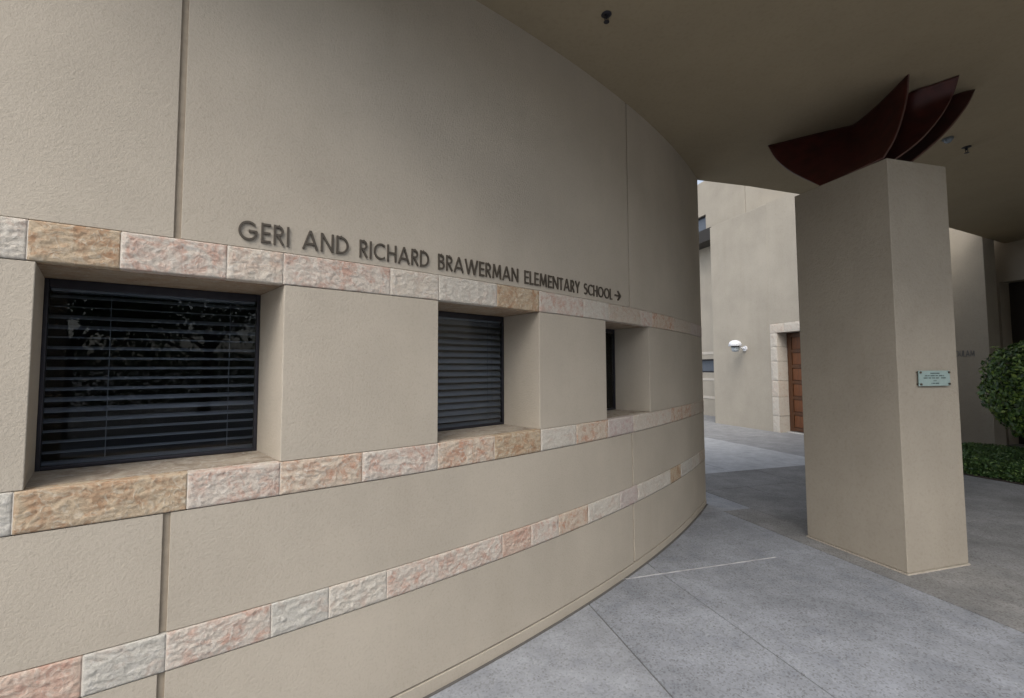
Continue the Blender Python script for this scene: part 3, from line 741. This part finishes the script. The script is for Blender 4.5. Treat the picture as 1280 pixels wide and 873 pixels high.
# wall lamp
lp = thing('wall_lamp', W(FN, 10.475, 2.1), 'white dome lamp on a short arm left of the wooden door', 'lamp')
WHT = plain('lamp white enamel', (0.72, 0.74, 0.78), 0.3, var=.03)
c = W(FN - .33, 10.47, 2.16)
m = MB(); m.lathe(c, [(0.0, .16), (.07, .152), (.125, .12), (.155, .07), (.168, 0.0), (.158, -.004), (.12, .02)], 28); m.build('dome_shade', WHT, lp, smooth=True)
m = MB(); m.lathe((c[0], c[1], c[2] - .0), [(.10, .02), (.105, -.03), (.105, -.032), (0, -.032)], 20); m.build('lamp_collar', ALU, lp)
m = MB(); m.lathe((c[0], c[1], c[2] - .032), [(.095, 0), (.098, -.06), (.07, -.11), (0, -.125)], 20); m.build('lens', plain('frosted lens', (.45, .50, .54), .15, var=.03), lp, smooth=True)
m = MB(); m.tube((c[0], c[1], c[2] - 0.01), W(FN - .15, 10.49, 2.12), .022); m.tube(W(FN - .15, 10.49, 2.12), W(FN - 0.02, 10.48, 2.10), .022); m.build('arm', WHT, lp)
m = MB(); m.tube(W(FN - .03, 10.48, 2.10), W(FN, 10.48, 2.10), .07, n=18); m.build('wall_plate', WHT, lp)

# taller building behind
bk = thing('tall_building', W(10.56, 13, 0), 'taller pale stucco block rising behind the courtyard building with upper window', 'building')
BN = 10.56
def hole_wall(a0, a1, z0, z1, holes):
    es = sorted(set([z0, z1] + [h_[2] for h_ in holes] + [h_[3] for h_ in holes]))
    for i in range(len(es) - 1):
        za, zb_ = es[i], es[i + 1]; cuts = sorted([(h_[0], h_[1]) for h_ in holes if h_[2] <= za and h_[3] >= zb_]); cur = a0
        for c0, c1 in cuts + [(a1, a1)]:
            if c0 > cur + 1e-6: yield cur, c0, za, zb_
            cur = c1
m = MB()
WH = [(13.53, 14.6, 5.9, 6.80), (13.2, 14.9, 1.434, 1.881)]
for a0, a1, z0, z1 in hole_wall(11.72, 20, -0.2, 7.97, WH): m.gbox(BN, BN + .4, a0, a1, z0, z1)
m.build('facade_wall', STUC_FAR, bk)
m = MB(); m.gbox(BN, BN + .4, 7.0, 11.70, 2.0, 7.97); m.build('facade_wall', STUC_FAR, bk)
m = MB(); m.gbox(BN + .02, BN + .3, 11.70, 11.72, 2.0, 7.96); m.build('joint_bead', JOINT, bk)
m = MB(); m.gbox(BN + .4, BN + 6, 7.0, 7.4, 0, 7.9); m.gbox(BN + .4, BN + 6, 19.6, 20, 0, 7.9); m.gbox(BN + .41, BN + 6, 7.41, 19.59, 7.6, 7.8); m.gbox(BN + 5.6, BN + 6, 7.41, 19.59, 0, 7.5); m.build('side_wall', STUC_FAR, bk)
for z0, z1 in ((2.04, 2.13), (1.17, 1.25), (.57, .65)):
    m = MB(); m.gbox(BN - .015, BN, 11.8, 20, z0, z1); m.build('stone_band', STN['white'], bk)
for a0, a1, z0, z1 in WH:
    wd_ = bpy.data.objects.new('window', None); COL.objects.link(wd_); wd_.parent = bk; wd_.location = Vector(W(BN, a0, z0)) - wloc(bk)
    m = MB(); f_ = .05
    m.gbox(BN + .1, BN + .16, a0, a0 + f_, z0, z1); m.gbox(BN + .1, BN + .16, a1 - f_, a1, z0, z1); m.gbox(BN + .1, BN + .16, a0 + f_, a1 - f_, z0, z0 + f_); m.gbox(BN + .1, BN + .16, a0 + f_, a1 - f_, z1 - f_, z1)
    m.build('window_frame', ALU, wd_)
    m = MB(); m.gbox(BN + .12, BN + .13, a0 + f_, a1 - f_, z0 + f_, z1 - f_); m.build('pane', plain('blue grey pane', (.12, .14, .17), .12, var=.05), wd_)
aw = thing('window_awning', W(10.0, 13.1, 5.66), 'dark boxed metal awning fixed below the upper window of the tall block', 'awning')
m = MB(); m.gbox(10.0, BN, 12.6, 14.8, 5.66, 5.69); m.gbox(10.0, 10.03, 12.6, 14.8, 5.69, 6.05); m.gbox(10.03, BN, 12.6, 12.63, 5.69, 6.05); m.gbox(10.03, BN, 14.77, 14.8, 5.69, 6.05); m.build('awning_box', plain('dark awning metal', (.03, .026, .022), .6), aw)
m = MB(); m.tube(W(10.28, 13.45, 5.69), W(10.28, 13.45, 6.12), .06, n=10); m.build('finial', ALU, aw)

# wing wall and shadowed porch behind the shrub
wg = thing('wing_wall', W(11.3, 6.7, 0), 'plain beige wall end beyond the pillar, carrying small grey letters', 'wall')
m = MB(); m.gbox(11.3, 11.63, 6.38, 9.5, -0.4, 6.2); m.build('wall', STUC_FAR, wg, bevel=.01, bseg=2)
po = thing('porch_wall', W(12.1, 4, 0), 'shadowed tan porch wall with dark doorway behind the round shrub, with an added unseen wall blocking light', 'wall')
m = MB()
for a0, a1, z0, z1 in hole_wall(-4, 9.5, -0.4, 6.0, [(5.0, 6.60, -0.4, 3.3)]): m.gbox(12.1, 12.5, a0, a1, z0, z1)
m.gbox(9.5, 9.9, -6, 3.7, -0.2, 5.2); m.build('wall', STUC, po)  # off-frame wall block added to keep light out of the porch
m = MB(); m.gbox(12.38, 12.45, 5.0, 6.6, -.4, 3.3); m.build('doorway', plain('dark door', (.035, .028, .023), .6), po)
m = MB(); m.gbox(11.635, 12.1, 8.0, 8.3, -.4, 6.0); m.build('side_wall', STUC, po)

# ------------------------------------------------------------------ planting
def leaves(pts, nrm, size, jit=0.8, asp=0.5):
    """pts (n,3) ; each leaf = folded two-triangle-pair blade"""
    n = len(pts); nr = nrm + rng.normal(0, jit, (n, 3)); nr /= np.linalg.norm(nr, axis=1)[:, None]
    r = rng.normal(0, 1, (n, 3)); u = np.cross(nr, r); u /= np.linalg.norm(u, axis=1)[:, None]; v = np.cross(nr, u)
    s = size * rng.uniform(.6, 1.3, n)[:, None]
    a = pts - u * s; b = pts + v * s * asp - nr * s * .12; c = pts + u * s; d = pts - v * s * asp - nr * s * .12
    return np.stack([a, b, c, d], 1).reshape(-1, 3)
def leaf_obj(name, V, mat, parent=None, origin=None):
    n = len(V) // 4; me = bpy.data.meshes.new(name); o_ = np.array(origin if origin is not None else V.mean(0)); VV = (V - o_).astype(np.float32)
    me.vertices.add(len(VV)); me.vertices.foreach_set('co', VV.ravel()); me.loops.add(4 * n); me.polygons.add(n)
    me.loops.foreach_set('vertex_index', np.arange(4 * n, dtype=np.int32)); me.polygons.foreach_set('loop_start', np.arange(0, 4 * n, 4, dtype=np.int32))
    me.update(calc_edges=True); me.materials.append(mat); o = bpy.data.objects.new(name, me); COL.objects.link(o)
    if parent: o.parent = parent; o.location = Vector(o_) - wloc(parent)
    else: o.location = Vector(o_)
    return o
def ball(n, c, r, shell=.55, lump=.08, fl=(1, 1, 1)):
    d = rng.normal(0, 1, (n, 3)); d /= np.linalg.norm(d, axis=1)[:, None]
    rr = r * (1 - (1 - shell) * rng.random(n) ** 2.2)
    lm = np.array([noise.noise(Vector(q) * 2.6) for q in d]) * lump * 2 + np.array([noise.noise(Vector(q) * 7) for q in d]) * lump
    p = d * (rr * (1 + lm))[:, None] * np.array(fl) + np.array(c); return p, d
sc = W(8.75, 4.22, 1.28)
sh = thing('round_shrub', (sc[0], sc[1], 0.05), 'rounded clipped green shrub growing in the bed at the right edge', 'shrub')
p, d = ball(15000, sc, .74, .5, .065, (1, 1, 0.98)); leaf_obj('foliage', leaves(p, d, .034, .6), LEAF, sh)
SP = []; SD = []
for k in range(16):
    d_ = rng.normal(0, 1, 3); d_[2] = abs(d_[2]) * .8 + .1; d_ /= np.linalg.norm(d_); b_ = np.array(sc) + d_ * .70
    for j in range(9): SP.append(b_ + d_ * (.02 + .018 * j) + rng.normal(0, .018, 3)); SD.append(d_ + np.array([0, 0, .6]))
tag(leaf_obj('young_shoots', leaves(np.array(SP), np.array(SD), .028, .6), LEAFY, sh), kind='stuff')
m = MB(); m.tube((sc[0], sc[1], 0.0), (sc[0], sc[1], 1.1), .04, .025)
for k in range(9):
    a = k * 2.4; m.tube((sc[0], sc[1], .3 + .06 * k), (sc[0] + .55 * math.cos(a), sc[1] + .55 * math.sin(a), .9 + .08 * k), .016, .006, 6)
m.build('stem', BARK, sh)
m = MB(); m.prism([W(8.10, -3), W(11.29, -3), W(11.29, 6.68), W(8.10, 6.68)], lambda x, y: gz(x, y) - .05, lambda x, y: gz(x, y) + .012); tag(m.build('planting_bed', SOIL), kind='structure')
n = 46000; nn = 8.12 + 3.1 * rng.random(n) ** 1.6; aa = rng.uniform(2.5, 6.66, n); hz = rng.random(n) ** .6
lm = np.array([noise.noise(Vector((x_ * 3, y_ * 3, 0))) for x_, y_ in zip(nn, aa)])
ed = np.clip((nn - 8.09) / .15, .25, 1) * np.clip(1.35 - (nn - 8.9) * .6, .25, 1)
X = nn * EN[0] + aa * EA[0]; Y = nn * EN[1] + aa * EA[1]; Zg = 0.0117 * (X - 1) - 0.0053 * (Y - 4)
P_ = np.stack([X, Y, Zg + .015 + hz * (.20 + .09 * lm) * ed], 1)
tag(leaf_obj('ground_cover', leaves(P_, np.tile([0, 0, 1.0], (n, 1)), .022, .8), LEAFG), 'low dark green ground cover filling the bed under the shrub', 'ground cover', kind='stuff')

# trees standing behind the camera, seen in the window reflections
def tree(x, y, hgt, label, n=6500):
    t = thing('tree', (x, y, gz(x, y)), label, 'tree', 'trees behind the viewer'); m = MB()
    m.tube((x, y, -.05), (x + .15, y, hgt * .42), .20, .13, 12); tips = []
    for k in range(9):
        a = k * 2.4 + x; b = Vector((x + .12, y, hgt * (.30 + .015 * k))); q = Vector((x + math.cos(a) * hgt * .28, y + math.sin(a) * hgt * .28, hgt * (.42 + .055 * k)))
        m.tube(b, q, .07, .025, 7); tips.append(q)
        for s_ in range(3):
            q2 = q + Vector((math.cos(a + s_ * 2) * .7, math.sin(a + s_ * 2) * .7, .5)); m.tube(q, q2, .025, .01, 5); tips.append(q2)
    m.build('trunk', BARK, t); PP = []; DD = []
    for q in tips:
        p_, d_ = ball(n // len(tips), q, random.uniform(.7, 1.15), .2, .2); PP.append(p_); DD.append(d_)
    leaf_obj('crown', leaves(np.concatenate(PP), np.concatenate(DD), .10, .9), LEAFT, t)
tree(4.2, -8.5, 5.2, 'broad leafy tree behind the viewer, nearest of the four')
tree(9.5, -10.5, 6.4, 'leafy tree behind the viewer, farthest right of the four')
tree(-0.5, -11.0, 6.4, 'tall leafy tree behind the viewer, farthest left of the four')
tree(6.5, -13.5, 7.5, 'tallest leafy tree behind the viewer, farthest back of the four')
hd = MB()
n = 26000; hx = rng.uniform(-14, 24, n); hh_ = rng.random(n) * 2.4
P_ = np.stack([hx, -15.5 + rng.uniform(-.5, .5, n), hh_], 1)
h_ = thing('hedge', (5, -15.5, -.1), 'long dark clipped hedge behind the viewer', 'hedge'); leaf_obj('foliage', leaves(P_, np.tile([0, 1.0, .3], (n, 1)), .09, .7), LEAFT, h_)
